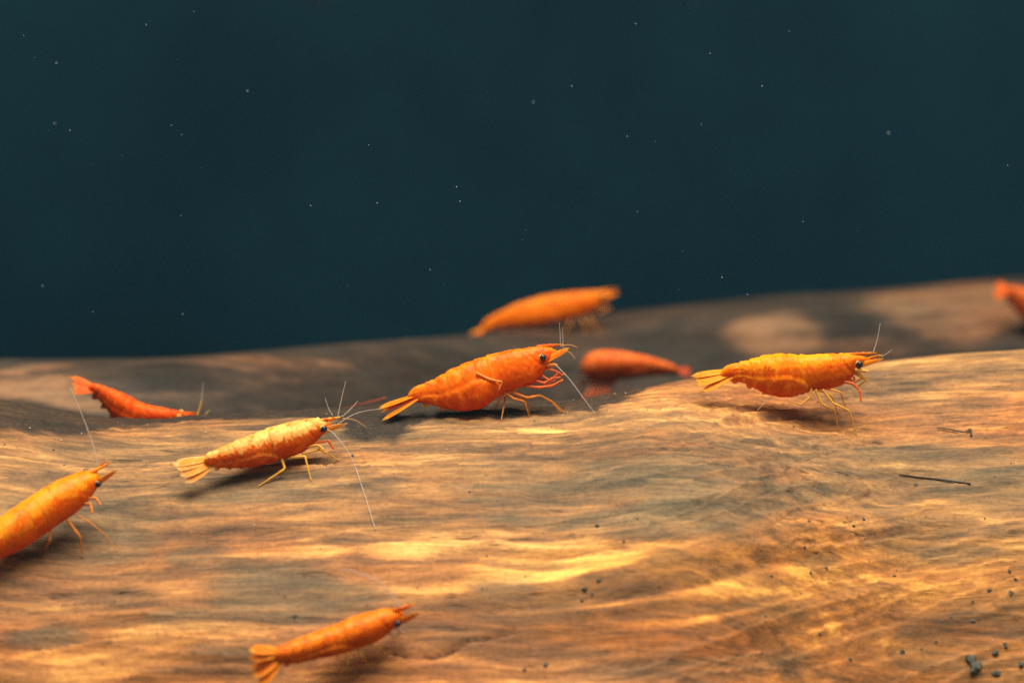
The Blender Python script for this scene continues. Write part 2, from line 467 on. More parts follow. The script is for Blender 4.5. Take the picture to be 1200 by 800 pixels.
# ------------------------------------------------------------------ shrimp materials
def shrimp_material(name, low, mid, light, fleck_amt, dorsal_amt, sss=0.40, fleck_scale=900, ring=0.55):
    m, nt, b = new_mat(name)
    tc = N(nt, 'ShaderNodeTexCoord').outputs['Object']
    att = N(nt, 'ShaderNodeAttribute', attribute_name='body')
    sep = N(nt, 'ShaderNodeSeparateColor'); nt.links.new(att.outputs['Color'], sep.inputs[0])
    s, h, edge = sep.outputs[0], sep.outputs[1], sep.outputs[2]
    n1 = noise_node(nt, tc, 260, 4, 0.6, 0.4)
    n2 = noise_node(nt, mapping(nt, tc, (1.6, 1, 0.8)), fleck_scale, 4, 0.65, 1.0)
    n3 = noise_node(nt, tc, 3200, 2, 0.6)
    c = ramp(nt, mathn(nt, 'ADD', mathn(nt, 'MULTIPLY', h, 0.65), mathn(nt, 'MULTIPLY', n1.outputs[0], 0.5)), [(0.25, low), (0.62, mid), (0.98, mid)])
    # pale flecks in the shell, mostly on the back
    back = mathn(nt, 'MULTIPLY', sstep_node(nt, h, 0.50, 0.95), dorsal_amt)
    ff = mathn(nt, 'ADD', n2.outputs[0], mathn(nt, 'MULTIPLY', mathn(nt, 'SUBTRACT', back, 0.5 * dorsal_amt), 0.30))
    fm = ramp(nt, ff, [(0.56, (0, 0, 0)), (0.65, (1, 1, 1))])
    c = mixc(nt, mathn(nt, 'MULTIPLY', fm, fleck_amt), c, light)
    c = mixc(nt, mathn(nt, 'MULTIPLY', mathn(nt, 'MULTIPLY', edge, n1.outputs[0]), ring), c, light)
    n4 = noise_node(nt, tc, 430, 3, 0.6, 0.6)
    c = mixc(nt, ramp(nt, n4.outputs[0], [(0.40, (0.8, 0.8, 0.8)), (0.56, (0, 0, 0))]), c, (0.80, 0.55, 0.4), 'MULTIPLY')
    c = mixc(nt, mathn(nt, 'MULTIPLY', n3.outputs[0], 0.35), c, (0.75, 0.62, 0.5), 'MULTIPLY')
    nt.links.new(c, b.inputs['Base Color'])
    b.inputs['Roughness'].default_value = 0.36
    b.inputs['Specular IOR Level'].default_value = 0.10
    b.inputs['Subsurface Weight'].default_value = sss
    b.inputs['Subsurface Radius'].default_value = (1.0, 0.35, 0.08)
    b.inputs['Subsurface Scale'].default_value = 0.0012
    bp = N(nt, 'ShaderNodeBump'); bp.inputs['Strength'].default_value = 0.4; bp.inputs['Distance'].default_value = 0.00016
    nt.links.new(n2.outputs[0], bp.inputs['Height']); nt.links.new(bp.outputs[0], b.inputs['Normal'])
    return m

def sstep_node(nt, v, a, b_):
    r = N(nt, 'ShaderNodeMapRange', interpolation_type='SMOOTHSTEP')
    nt.links.new(v, r.inputs[0]); r.inputs[1].default_value = a; r.inputs[2].default_value = b_
    return r.outputs[0]

def plain_mat(name, colr, rough=0.45, sss=0.0, trans=0.0, spec=0.35):
    m, nt, b = new_mat(name)
    tc = N(nt, 'ShaderNodeTexCoord').outputs['Object']
    n1 = noise_node(nt, tc, 1800, 3, 0.6)
    c = mixc(nt, n1.outputs[0], tuple(x * 0.8 for x in colr), tuple(min(1, x * 1.15) for x in colr))
    nt.links.new(c, b.inputs['Base Color'])
    b.inputs['Roughness'].default_value = rough
    b.inputs['Specular IOR Level'].default_value = spec
    b.inputs['Subsurface Weight'].default_value = sss
    b.inputs['Subsurface Scale'].default_value = 0.0006
    b.inputs['Subsurface Radius'].default_value = (1.0, 0.4, 0.1)
    b.inputs['Alpha'].default_value = 1.0 - trans
    return m

def blade_mat(name, basec, tip):
    m, nt, b = new_mat(name)
    att = N(nt, 'ShaderNodeAttribute', attribute_name='body')
    sep = N(nt, 'ShaderNodeSeparateColor'); nt.links.new(att.outputs['Color'], sep.inputs[0])
    tc = N(nt, 'ShaderNodeTexCoord').outputs['Object']
    n1 = noise_node(nt, tc, 1500, 4, 0.65)
    f = mathn(nt, 'ADD', mathn(nt, 'MAXIMUM', mathn(nt, 'POWER', sep.outputs[0], 8.0), mathn(nt, 'MULTIPLY', sep.outputs[1], 0.6)), mathn(nt, 'MULTIPLY', mathn(nt, 'SUBTRACT', n1.outputs[0], 0.55), 1.0), clamp=True)
    c = mixc(nt, f, basec, tip)
    nt.links.new(c, b.inputs['Base Color'])
    n2 = noise_node(nt, tc, 2600, 3, 0.6)
    a = mathn(nt, 'SUBTRACT', 1.0, mathn(nt, 'MULTIPLY', mathn(nt, 'ADD', mathn(nt, 'POWER', sep.outputs[0], 4.0), mathn(nt, 'MULTIPLY', sep.outputs[1], 0.3)), mathn(nt, 'MULTIPLY', n2.outputs[0], 1.25)), clamp=True)
    nt.links.new(a, b.inputs['Alpha'])
    b.inputs['Roughness'].default_value = 0.5
    b.inputs['Specular IOR Level'].default_value = 0.12
    b.inputs['Subsurface Weight'].default_value = 0.1
    b.inputs['Subsurface Scale'].default_value = 0.0006
    return m

ORANGE = (0.80, 0.155, 0.006)
M = {
    'A': shrimp_material("shell_deep_orange", (0.62, 0.066, 0.001), (0.90, 0.150, 0.002), (0.98, 0.33, 0.012), 0.50, 0.8, fleck_scale=700, ring=0.8),
    'B': shrimp_material("shell_amber", (0.72, 0.090, 0.001), (0.94, 0.172, 0.002), (1.0, 0.38, 0.008), 0.85, 1.5, fleck_scale=520, ring=1.3),
    'C': shrimp_material("shell_mottled", (0.62, 0.080, 0.003), (0.88, 0.160, 0.006), (0.98, 0.56, 0.14), 0.95, 1.3, fleck_scale=620),
    'D': shrimp_material("shell_bright_orange", (0.82, 0.105, 0.001), (0.94, 0.152, 0.001), (1.0, 0.38, 0.012), 0.70, 1.5, fleck_scale=420),
    'E': shrimp_material("shell_orange", (0.76, 0.100, 0.001), (0.90, 0.155, 0.002), (1.0, 0.34, 0.02), 0.45, 1.0),
    'F': shrimp_material("shell_red_orange", (0.75, 0.055, 0.001), (0.88, 0.090, 0.002), (0.95, 0.22, 0.01), 0.4, 0.8),
    'G': shrimp_material("shell_far_amber", (0.80, 0.135, 0.001), (0.96, 0.215, 0.002), (1.0, 0.34, 0.010), 0.4, 1.0),
    'R': shrimp_material("shell_red", (0.40, 0.022, 0.004), (0.78, 0.115, 0.012), (0.90, 0.24, 0.04), 0.6, 1.3),
}
LEG = plain_mat("leg_amber", (0.80, 0.26, 0.03), 0.4, 0.3, 0.12)
LEGY = plain_mat("leg_yellow", (0.86, 0.42, 0.05), 0.4, 0.3, 0.15)
LEGR = plain_mat("leg_red", (0.70, 0.12, 0.015), 0.4, 0.3, 0.10)
WHISK = plain_mat("whisker_pale", (0.68, 0.55, 0.45), 0.4, 0.0, 0.4)
WHISKR = plain_mat("whisker_orange", (0.80, 0.36, 0.14), 0.4, 0.0, 0.2)
PALE = plain_mat("swimmeret_pale", (0.85, 0.60, 0.36), 0.4, 0.3, 0.45)
EYE = plain_mat("eye_black", (0.012, 0.014, 0.022), 0.22, 0.0, 0.0, 0.6)
EYEC = plain_mat("eye_socket_yellow", (0.92, 0.48, 0.06), 0.4, 0.3)
BLADE = blade_mat("tail_blade", (0.86, 0.165, 0.003), (0.98, 0.50, 0.03))
BLADEB = blade_mat("tail_blade_amber", (0.90, 0.225, 0.003), (1.0, 0.56, 0.03))
BLADEP = blade_mat("tail_blade_pale", (0.92, 0.27, 0.018), (1.0, 0.76, 0.30))
BLADER = blade_mat("tail_blade_red", (0.78, 0.085, 0.004), (0.95, 0.36, 0.03))

BLADED = blade_mat("tail_blade_dark", (0.42, 0.045, 0.008), (0.60, 0.13, 0.03))

# ------------------------------------------------------------------ shrimp builder
def catmull(P, n):
    P = np.asarray(P, float)
    if len(P) == 2:
        t = np.linspace(0, 1, n)[:, None]
        return P[0] * (1 - t) + P[1] * t
    Q = np.vstack([2 * P[0] - P[1], P, 2 * P[-1] - P[-2]])
    out = []
    m = len(P) - 1
    for g in np.linspace(0, m, n):
        i = min(int(g), m - 1); t = g - i
        p0, p1, p2, p3 = Q[i:i + 4]
        out.append(0.5 * ((2 * p1) + (p2 - p0) * t + (2 * p0 - 5 * p1 + 4 * p2 - p3) * t * t + (3 * p1 - p0 - 3 * p2 + p3) * t ** 3))
    return np.array(out)

def lift_over(C, bvh, gap):
    out = []
    for p in C:
        d = p - CAM; L = np.linalg.norm(d)
        h, nn, _, dist = bvh.ray_cast(Vector(CAM), Vector(d / L))
        out.append(CAM + d / L * (dist - gap) if h is not None and dist < L + gap else p)
    return np.array(out)

def tube(name, P, r0, r1, mat, parent, n=24, sides=8, curve=True, bulge=None, over=None):
    if curve: C = catmull(P, n)
    else:
        P = np.asarray(P, float); seg = np.r_[0, np.cumsum(np.linalg.norm(np.diff(P, axis=0), axis=1))]
        g = np.linspace(0, seg[-1], n)
        C = np.stack([np.interp(g, seg, P[:, k]) for k in range(3)], 1)
        kk = np.array([.25, .5, .25])
        for _ in range(1):
            C[1:-1] = .25 * C[:-2] + .5 * C[1:-1] + .25 * C[2:]
    if over is not None: C = lift_over(C, over, max(r1, 0.00012) * 2)
    T = np.gradient(C, axis=0)
    T = T / np.maximum(np.linalg.norm(T, axis=1, keepdims=True), 1e-12)
    ref = np.array([0.13, 0.31, 0.94])
    vs = []; fs = []
    for i in range(n):
        a = nrm(np.cross(T[i], ref)); b_ = np.cross(T[i], a)
        t = i / (n - 1)
        r = r0 * (1 - t) + r1 * t
        if bulge: r *= bulge(t)
        for k in range(sides):
            th = 2 * math.pi * k / sides
            vs.append(C[i] + r * (math.cos(th) * a + math.sin(th) * b_))
    for i in range(n - 1):
        for k in range(sides):
            k2 = (k + 1) % sides
            fs.append((i * sides + k, i * sides + k2, (i + 1) * sides + k2, (i + 1) * sides + k))
    fs.append(tuple(range(sides))[::-1]); fs.append(tuple((n - 1) * sides + k for k in range(sides)))
    return mesh_obj(name, vs, fs, mat, parent)

def ball(name, c, rx, mat, parent, axes=None, sc=(1, 1, 1), seg=16, rings=12):
    vs = []; fs = []
    axes = axes or (np.array([1, 0, 0.]), np.array([0, 1, 0.]), np.array([0, 0, 1.]))
    for i in range(rings + 1):
        ph = math.pi * i / rings
        for k in range(seg):
            th = 2 * math.pi * k / seg
            d = (math.sin(ph) * math.cos(th) * sc[0], math.sin(ph) * math.sin(th) * sc[1], math.cos(ph) * sc[2])
            vs.append(np.asarray(c) + rx * sum(d[q] * axes[q] for q in range(3)))
    for i in range(rings):
        for k in range(seg):
            k2 = (k + 1) % seg
            fs.append((i * seg + k, (i + 1) * seg + k, (i + 1) * seg + k2, i * seg + k2))
    return mesh_obj(name, vs, fs, mat, parent)

def set_attr(o, data):
    at = o.data.attributes.new("body", 'FLOAT_COLOR', 'POINT')
    at.data.foreach_set("color", np.asarray(data, np.float32).ravel())

class Shrimp:
    def __init__(s, name, label, tail, head, anchor, bvh, height, head_dd=0.0, roll=0.0, width=0.74, mat='A', blade=None, seed=1, leg_mat=None, up_mix=0.0, depth=None, group="orange shrimp on the driftwood"):
        s.mat = M[mat]; s.bvh = bvh; s.seed = seed; s.rnd = random.Random(seed)
        s.blade = blade or BLADE; s.legm = leg_mat or LEG
        s.G, s.n = s.ground(anchor)
        P = s.G + s.n * height
        d0 = float((P - CAM) @ FWD) if depth is None else depth
        s.d0 = d0
        s.mpp = d0 * K
        s.T = at_depth(*tail, d0 - head_dd); s.H = at_depth(*head, d0 + head_dd)
        s.f = nrm(s.H - s.T)
        upv = s.n * (1 - up_mix) + UPC * up_mix
        up = nrm(upv - s.f * (upv @ s.f))
        lt = nrm(np.cross(up, s.f))                                       # lateral
        if (CAM - s.T) @ lt < 0: lt = -lt                                 # towards the camera side
        ra = math.radians(roll)
        s.u = up * math.cos(ra) + lt * math.sin(ra)
        s.l = lt * math.cos(ra) - up * math.sin(ra)
        s.L = np.linalg.norm(s.H - s.T)
        s.tp = np.array(tail, float); s.hp = np.array(head, float)
        s.width = width
        s.root = bpy.data.objects.new(name, None)
        s.root.empty_display_size = 0.005
        s.origin = Vector(s.G)
        s.root.location = s.origin
        col.objects.link(s.root)
        tag(s.root, label, "shrimp", group)

    def ground(s, px):
        d = nrm(ray(*px))
        loc, n, i, dist = s.bvh.ray_cast(Vector(CAM), Vector(d))
        if loc is None:
            loc, n = Vector(CAM + d * 0.36), Vector((0, 0, 1))
        acc = Vector((0, 0, 0))
        for dx in (-.008, -.004, 0, .004, .008):
            for dy in (-.005, 0, .005):
                l2, n2, i2, _ = s.bvh.ray_cast(Vector((loc.x + dx, loc.y + dy, loc.z + 0.04)), Vector((0, 0, -1)))
                if l2 is not None: acc += n2 if n2.z > 0 else -n2
        n = acc.normalized() if acc.length > 0 else Vector((0, 0, 1))
        return np.array(loc), np.array(n)

    def ab(s, px):
        ax = s.hp - s.tp; l2 = ax @ ax
        r = np.array(px, float) - s.tp
        a = (r @ ax) / l2
        perp = (ax[0] * r[1] - ax[1] * r[0]) / math.sqrt(l2)
        sign = -1.0 if ax[0] > 0 else 1.0
        return a * s.L, sign * perp * s.mpp

    def P(s, px, lat=0.0):
        a, b = s.ab(px)
        return s.T + s.f * a + s.u * b + s.l * lat

    def Q(s, px, lat=0.0):
        """the point seen at a pixel, lat metres in front of the body axis"""
        a, b = s.ab(px)
        d = float((s.T + s.f * a - CAM) @ FWD) - lat * max(float(-(s.l @ FWD)), 0.3)
        return at_depth(px[0], px[1], d)

    def loc(s, a, b, lat):
        return s.T + s.f * a + s.u * b + s.l * lat

    def fix(s, o):
        """store the mesh in the shrimp's own frame"""
        o.data.transform(Matrix.Translation(-s.origin))
        return o

    def body(s, dorsal, ventral, car=0.56, plates=True, steps=0.00012, rostrum=None, belly=1.0):
        D = np.array([s.ab(p) for p in dorsal]); V = np.array([s.ab(p) for p in ventral])
        D = D[np.argsort(D[:, 0])]; V = V[np.argsort(V[:, 0])]
        a0 = min(D[0, 0], V[0, 0]); a1 = max(D[-1, 0], V[-1, 0])
        s.a0, s.a1 = a0, a1
        NS, NT = 190, 72
        # denser at the head end so it rounds off
        t = np.linspace(0, 1, NS)
        aa = a0 + (a1 - a0) * t
        top = smooth_interp(aa, D[:, 0], D[:, 1], win=7); bot = smooth_interp(aa, V[:, 0], V[:, 1], win=7)
        hh0 = np.maximum((top - bot) / 2, 1e-5)
        end = np.sqrt(np.clip(1 - ((t - 0.975) / 0.025).clip(0, 1) ** 2, 0.004, 1))
        endt = np.clip(1 - ((0.06 - t) / 0.06).clip(0, 1) ** 2.0, 0.02, 1) ** 0.7
        cc = (top + bot) / 2; hh = hh0 * end * endt
        s.cc = lambda a: np.interp(a, aa, cc); s.hh = lambda a: np.interp(a, aa, hh0)
        wref = s.width * hh0 * np.interp(t, [0, .15, .4, .6, .8, .88, .94, 1.0], [0.85, 0.9, 1.0 * belly, 1.0, 1.0, 1.02, 1.1, 1.0]) * end * endt
        s.ww = lambda a: np.interp(a, aa, wref)
        th = np.linspace(0, 2 * math.pi, NT, endpoint=False)
        TT, TH = np.meshgrid(t, th, indexing='ij')
        h = np.cos(TH); lat = np.sin(TH)
        # egg-shaped section, flatter on the flanks
        latx = np.sign(lat) * np.abs(lat) ** 0.82
        hx = np.sign(h) * np.abs(h) ** 0.92
        latx = latx * (1.0 - 0.10 * h)
        # overlapping shell rings
        h01 = (h + 1) / 2
        sk = car
        bounds = np.array([0.0, 0.24, 0.37, 0.50, 0.68, 0.85, 1.0]) * sk
        lean = 0.035 * (1 - h01) ** 1.5
        se = TT + lean * (TT < sk + 0.02)
        disp = np.zeros_like(TT); edge = np.zeros_like(TT)
        for k in range(len(bounds) - 1):
            b0, b1 = bounds[k], bounds[k + 1]
            loc_t = (se - b0) / (b1 - b0)                 # 0 at rear edge of ring
            inside = (loc_t >= 0) & (loc_t < 1)
            ramp_ = np.where(inside, np.exp(-np.clip(loc_t, 0, 1) * 2.2) * sstep(0, 0.22, loc_t), 0)
            bow = np.where(inside, np.sin(np.clip(loc_t, 0, 1) * math.pi) * 0.5, 0)
            up_ = 0.25 + 0.75 * sstep(-0.25, 0.35, h)
            disp += steps * (ramp_ * 0.8 + bow) * up_
            edge = np.maximum(edge, np.where(inside, np.exp(-((loc_t - 0.12) / 0.10) ** 2), 0) * sstep(-0.2, 0.4, h))
        # carapace rear edge
        lc = (TT - (sk - 0.02 * (1 - h01))) / 0.10
        disp += np.where(lc >= 0, steps * 1.2 * np.exp(-np.clip(lc, 0, 20) * 0.8) * sstep(0, 0.18, lc), 0)
        edge = np.maximum(edge, 0.8 * np.exp(-((lc - 0.15) / 0.12) ** 2))
        if plates:
            layer = np.zeros_like(disp)
            for (sc_, hc, rs, rh, hgt) in [(0.30 * sk, -0.52, 0.095, 0.50, 0.8), (0.46 * sk, -0.55, 0.11, 0.58, 1.0), (0.60 * sk, -0.50, 0.115, 0.62, 1.25), (0.78 * sk, -0.42, 0.13, 0.62, 1.7), (0.93 * sk, -0.45, .07, 0.5, 1.2)]:
                q = np.sqrt(((TT - sc_) / rs) ** 2 + ((h - hc) / rh) ** 2)
                pl = hgt * (1 - sstep(0.90, 1.0, q)) * (0.75 + 0.35 * np.clip(1 - q, 0, 1))
                layer = np.maximum(layer, pl)
                edge = np.maximum(edge * (1 - 0.7 * (q < 0.9)), 0.9 * np.exp(-((q - 0.90) / 0.07) ** 2) * (np.abs(h) < 0.95))
            disp += layer * steps * 1.25
        # carapace groove behind the eye and along the flank
        gq = np.exp(-((TT - (sk + (1 - sk) * 0.66 - 0.06 * (h - 0.1))) / 0.012) ** 2) * sstep(-0.7, -0.2, h)
        disp -= gq * steps * 0.6
        # fine unevenness
        disp += (vnoise(TT * 55 + s.seed * 7, TH * 6, s.seed) - 0.5) * steps * 0.5
        nh, nl = hx, latx
        Hh = hh[:, None] * hx + disp * nh * np.sqrt(end * endt)[:, None]
        Ll = wref[:, None] * latx + disp * nl * np.sqrt(end * endt)[:, None]
        A = aa[:, None] + 0 * TH
        Bc = cc[:, None] + Hh
        verts = s.T + A[..., None] * s.f + Bc[..., None] * s.u + Ll[..., None] * s.l
        attr = np.stack([TT, h01, edge * np.clip((h01 - 0.03) * 5.0, 0, 1), np.ones_like(TT)], -1)
        V3 = verts.reshape(-1, 3); faces = []
        for i in range(NS - 1):
            r0 = i * NT; r1 = r0 + NT
            for k in range(NT):
                k2 = (k + 1) % NT
                faces.append((r0 + k, r0 + k2, r1 + k2, r1 + k))
        faces.append(tuple(range(NT))[::-1]); faces.append(tuple((NS - 1) * NT + k for k in range(NT)))
        V3 = list(V3); at = list(attr.reshape(-1, 4))
        # rostrum: a toothed, flattened spike that grows out of the carapace roof
        if rostrum is not None:
            r0p, r1p = [s.ab(p) for p in rostrum]
            base = len(V3); n = 16; sd = 10
            for i in range(n):
                tt = i / (n - 1)
                a = r0p[0] + (r1p[0] - r0p[0]) * tt; b = r0p[1] + (r1p[1] - r0p[1]) * tt + 0.00010 * math.sin(tt * 3.1)
                hgt = (0.00036 * (1 - tt) + 0.00008) * min(1, 0.2 + tt * 3.5) * (1 + 0.22 * (1 if i % 3 == 0 else 0)); wid = (0.00030 * (1 - tt) ** 1.3 + 0.00005) * min(1, 0.3 + tt * 3)
                b -= 0.00016
                for k in range(sd):
                    q = 2 * math.pi * k / sd
                    V3.append(s.T + s.f * a + s.u * (b + hgt * math.sin(q)) + s.l * wid * math.cos(q))
                    at.append((0.95, 0.8, 0.0, 1))
            for i in range(n - 1):
                for k in range(sd):
                    k2 = (k + 1) % sd
                    faces.append((base + i * sd + k, base + i * sd + k2, base + (i + 1) * sd + k2, base + (i + 1) * sd + k))
            faces.append(tuple(base + (n - 1) * sd + k for k in range(sd)))
        o = mesh_obj("body", V3, faces, s.mat, s.root)
        set_attr(o, at)
        bm = bmesh.new(); bm.from_mesh(o.data); bmesh.ops.recalc_face_normals(bm, faces=bm.faces); bm.to_mesh(o.data); bm.free()
        return s.fix(o)

    def blade_part(s, name, root_p, tip_p, wid, nrmv, mat, thick=0.00012, taper=False):
        root_p = np.asarray(root_p); tip_p = np.asarray(tip_p)
        ax = tip_p - root_p; ln = np.linalg.norm(ax); ax = ax / ln
        sd = nrm(np.cross(nrmv, ax)); nv = nrm(np.cross(ax, sd))
        n, mI = 18, 9
        vs = []; at = []; fs = []
        wid = wid * 0.92
        rag = [1 + s.rnd.uniform(-0.10, 0.05) for _ in range(mI)]
        for side in (1, -1):
            for i in range(n):
                t = i / (n - 1)
                wv = wid * (0.48 + 0.52 * math.sin(min(t / 0.62, 1) * math.pi / 2)) * math.sqrt(max(1 - max((t - 0.66) / 0.34, 0) ** 2.4, 0.0025))
                if taper: wv = wid * (1.0 - 0.62 * t) * math.sqrt(max(1 - max((t - 0.8) / 0.2, 0) ** 2, 0.0025))
                for k in range(mI):
                    q = -1 + 2 * k / (mI - 1)
                    z = side * thick * (1 - q * q * 0.85) * (1 - 0.6 * t) + 0.12 * wid * (q * q) - 0.10 * wid * math.exp(-(q / 0.2) ** 2) * -1 * (side > 0) * 0.6
                    vs.append(root_p + ax * ln * t * (1 + (rag[k] - 1) * t ** 3) + sd * wv * q + nv * z)
                    at.append((t, abs(q) ** 3, 0, 1))
        for side in range(2):
            o_ = side * n * mI
            for i in range(n - 1):
                for k in range(mI - 1):
                    qd = (o_ + i * mI + k, o_ + (i + 1) * mI + k, o_ + (i + 1) * mI + k + 1, o_ + i * mI + k + 1)
                    fs.append(qd if side else qd[::-1])
        m2 = n * mI
        for i in range(n - 1):
            fs.append((i * mI, (i + 1) * mI, m2 + (i + 1) * mI, m2 + i * mI))
            fs.append((i * mI + mI - 1, m2 + i * mI + mI - 1, m2 + (i + 1) * mI + mI - 1, (i + 1) * mI + mI - 1))
        for k in range(mI - 1):
            e = (n - 1) * mI
            fs.append((e + k, e + k + 1, m2 + e + k + 1, m2 + e + k))
        o = mesh_obj(name, vs, fs, mat, s.root)
        set_attr(o, at)
        return s.fix(o)

    def fan(s, blades, tilt=0.42):
        """blades: (root pixel, tip pixel, lateral root, lateral tip, half width in mm)"""
        for rp, tp, l0, l1, w in blades:
            s.blade_part("tail_blade", s.P(rp, l0 * 1e-3), s.P(tp, l1 * 1e-3), w * 1e-3, s.u + tilt * s.l, s.blade)

    def fan_auto(s, length=0.0050, droop=0.25, wide=1.0):
        a = s.a0 + 0.0006; b = s.cc(a)
        for lat, sp, w in ((0, 0, .55), (.25, .55, .80), (-.25, -.55, .80), (.35, 1.15, .85), (-.35, -1.15, .85)):
            r = s.loc(a, b, lat * 1e-3)
            tip = s.loc(a - length * (1 - 0.1 * abs(sp)), b - length * droop - abs(sp) * 0.0004 * wide, sp * 0.0022 * wide)
            s.blade_part("tail_blade", r, tip, w * 1e-3 * wide, s.u + 0.42 * s.l, s.blade)

    def eyes(s, near, far=None, r=0.00048, pale=0.0):
        a, b = s.ab(near)
        w = float(s.ww(min(a, s.a1 - 0.001)))
        for sgn in (1, -1):
            if sgn == -1 and far is not None:
                pt = s.P(far, 0)
                a2, b2 = a, b
            lat = sgn * (w * 0.95 + 0.00018)
            stalk0 = s.loc(a - 0.0003, b, sgn * w * 0.3); c = s.loc(a, b + (0 if sgn > 0 else 0.0), lat)
            e = ball("eye", c, r, EYE, s.root, (s.f, s.l, s.u), (1.0, 0.95, 1.05)); s.fix(e)
            st = tube("eye_stalk", [stalk0, s.loc(a - 0.00022, b + 0.0001, sgn * w * 0.75), s.loc(a - 0.00012, b + 0.00012, lat - sgn * 0.00012)], r * 0.75, r * 0.93, EYEC, s.root, 8, 12); s.fix(st); e.parent = st

    def scales(s, near_root, near_tip, wid=0.00055):
        for sgn in (1, -1):
            a0, b0 = s.ab(near_root); a1, b1 = s.ab(near_tip)
            w = float(s.ww(min(a0, s.a1 - 0.0012)))
            r = s.loc(a0, b0, sgn * w * 0.55); t = s.loc(a1, b1, sgn * (w * 0.55 + 0.0003))
            s.blade_part("antennal_scale", r, t, wid, s.u * 0.35 + s.l * sgn, s.blade, 0.00014, taper=True)

    def hair(s, pts, lats, r0=0.00007, r1=0.00003, mat=None, name="antenna", endground=False):
        P3 = [s.Q(p, l * 1e-3) for p, l in zip(pts, lats)]
        return s.fix(tube(name, P3, r0, r1, mat or WHISK, s.root, 40, 6, over=s.bvh if name == 'antenna' else None))

    def leg(s, pts, foot=True, lat0=0.25, lat1=1.1, r0=0.00021, r1=0.00007, mat=None, name="walking_leg", mirror=True, latend=None):
        a, b = s.ab(pts[0]); w = float(s.ww(a)) if s.a0 < a < s.a1 else 0.001
        n = len(pts); P3 = []
        for i, p in enumerate(pts):
            t = i / (n - 1)
            le = lat1 if latend is None else latend
            P3.append(s.Q(p, w * (lat0 * (1 - t) + le * t)))
        if foot:
            d = nrm(ray(*pts[-1]))
            h, _, _, _ = s.bvh.ray_cast(Vector(CAM), Vector(d))
            if h is not None and np.linalg.norm(np.array(h) - P3[-1]) < 0.010:
                dl = np.array(h) - P3[-1]
                for i in range(n): P3[i] = P3[i] + dl * (i / (n - 1)) ** 2
        bulge = lambda t: 1.0 + 0.25 * math.exp(-((t - 0.35) / 0.05) ** 2) + 0.22 * math.exp(-((t - 0.68) / 0.05) ** 2)
        s.fix(tube(name, P3, r0, r1, mat or s.legm, s.root, 30, 8, curve=False, bulge=bulge, over=s.bvh))
        if mirror:
            Q = []
            sh = s.rnd.uniform(-0.0012, 0.0012)
            for i, p in enumerate(P3):
                rel = p - s.T; lt = rel @ s.l
                q = p - 2 * lt * s.l + s.f * sh * (i / (n - 1))
                Q.append(q)
            if foot: Q = s.snap(Q)
            s.fix(tube(name, Q, r0, r1, mat or s.legm, s.root, 30, 8, curve=False, bulge=bulge))

    def snap(s, Q):
        e = Vector(Q[-1] + s.n * 0.02)
        h, _, _, _ = s.bvh.ray_cast(e, Vector(-s.n))
        if h is not None:
            dl = np.array(h) - Q[-1]
            m = np.linalg.norm(dl)
            if m > 0.005: dl = dl * 0.005 / m
            return [q + dl * (i / (len(Q) - 1)) ** 2 for i, q in enumerate(Q)]
        return Q

    def legs_auto(s, spec=None, mat=None):
        """pairs of walking legs given in body lengths: root a, knee da/db, foot da"""
        Lb = s.a1 - s.a0
        spec = spec or [(0.66, -0.03, -0.16), (0.72, 0.03, 0.03), (0.78, 0.08, 0.17)]
        for (ra, ka, fa) in spec:
            a = s.a0 + Lb * ra; w = float(s.ww(a)); b = float(s.cc(a) - 0.8 * s.hh(a))
            for sgn in (1, -1):
                j = s.rnd.uniform(-.02, .02)
                Q = [s.loc(a, b, sgn * w * .3), s.loc(a + Lb * (ka + j) * .6, b - 0.0010, sgn * w * .9), s.loc(a + Lb * (ka + j), b - 0.0013, sgn * w * 1.6), s.loc(a + Lb * (fa + j), b - 0.0038, sgn * w * 1.9)]
                Q = s.snap(Q)
                s.fix(tube("walking_leg", Q, 0.00021, 0.00007, mat or s.legm, s.root, 26, 8, curve=False))

    def claws_auto(s, mat=None):
        Lb = s.a1 - s.a0
        for (ra, d1, d2) in ((0.84, (0.05, -0.0014), (0.11, -0.0008)), (0.88, (0.05, -0.0007), (0.09, -0.0016))):
            a = s.a0 + Lb * ra; w = float(s.ww(a)); b = float(s.cc(a) - 0.75 * s.hh(a))
            for sgn in (1, -1):
                Q = [s.loc(a, b, sgn * w * .3), s.loc(a + Lb * d1[0], b + d1[1], sgn * w * .6), s.loc(a + Lb * d2[0], b + d2[1], sgn * w * .5)]
                s.fix(tube("claw_leg", Q, 0.0002, 0.00012, mat or LEGR, s.root, 16, 8, curve=False))

    def swimmerets(s, n=5, length=0.0018, mat=None):
        Lb = s.a1 - s.a0
        for k in range(n):
            a = s.a0 + Lb * (0.12 + 0.095 * k); w = float(s.ww(a)); b = float(s.cc(a) - 0.70 * s.hh(a))
            for sgn in (1, -1):
                r = s.loc(a, b, sgn * w * .25); t = s.loc(a - length * 0.8, b - length * 0.22 - 0.2 * s.hh(a), sgn * w * .3)
                s.blade_part("swimmeret", r, t, 0.00042, s.l * 1.0 + 0.2 * s.u, mat or s.blade, 0.0001)

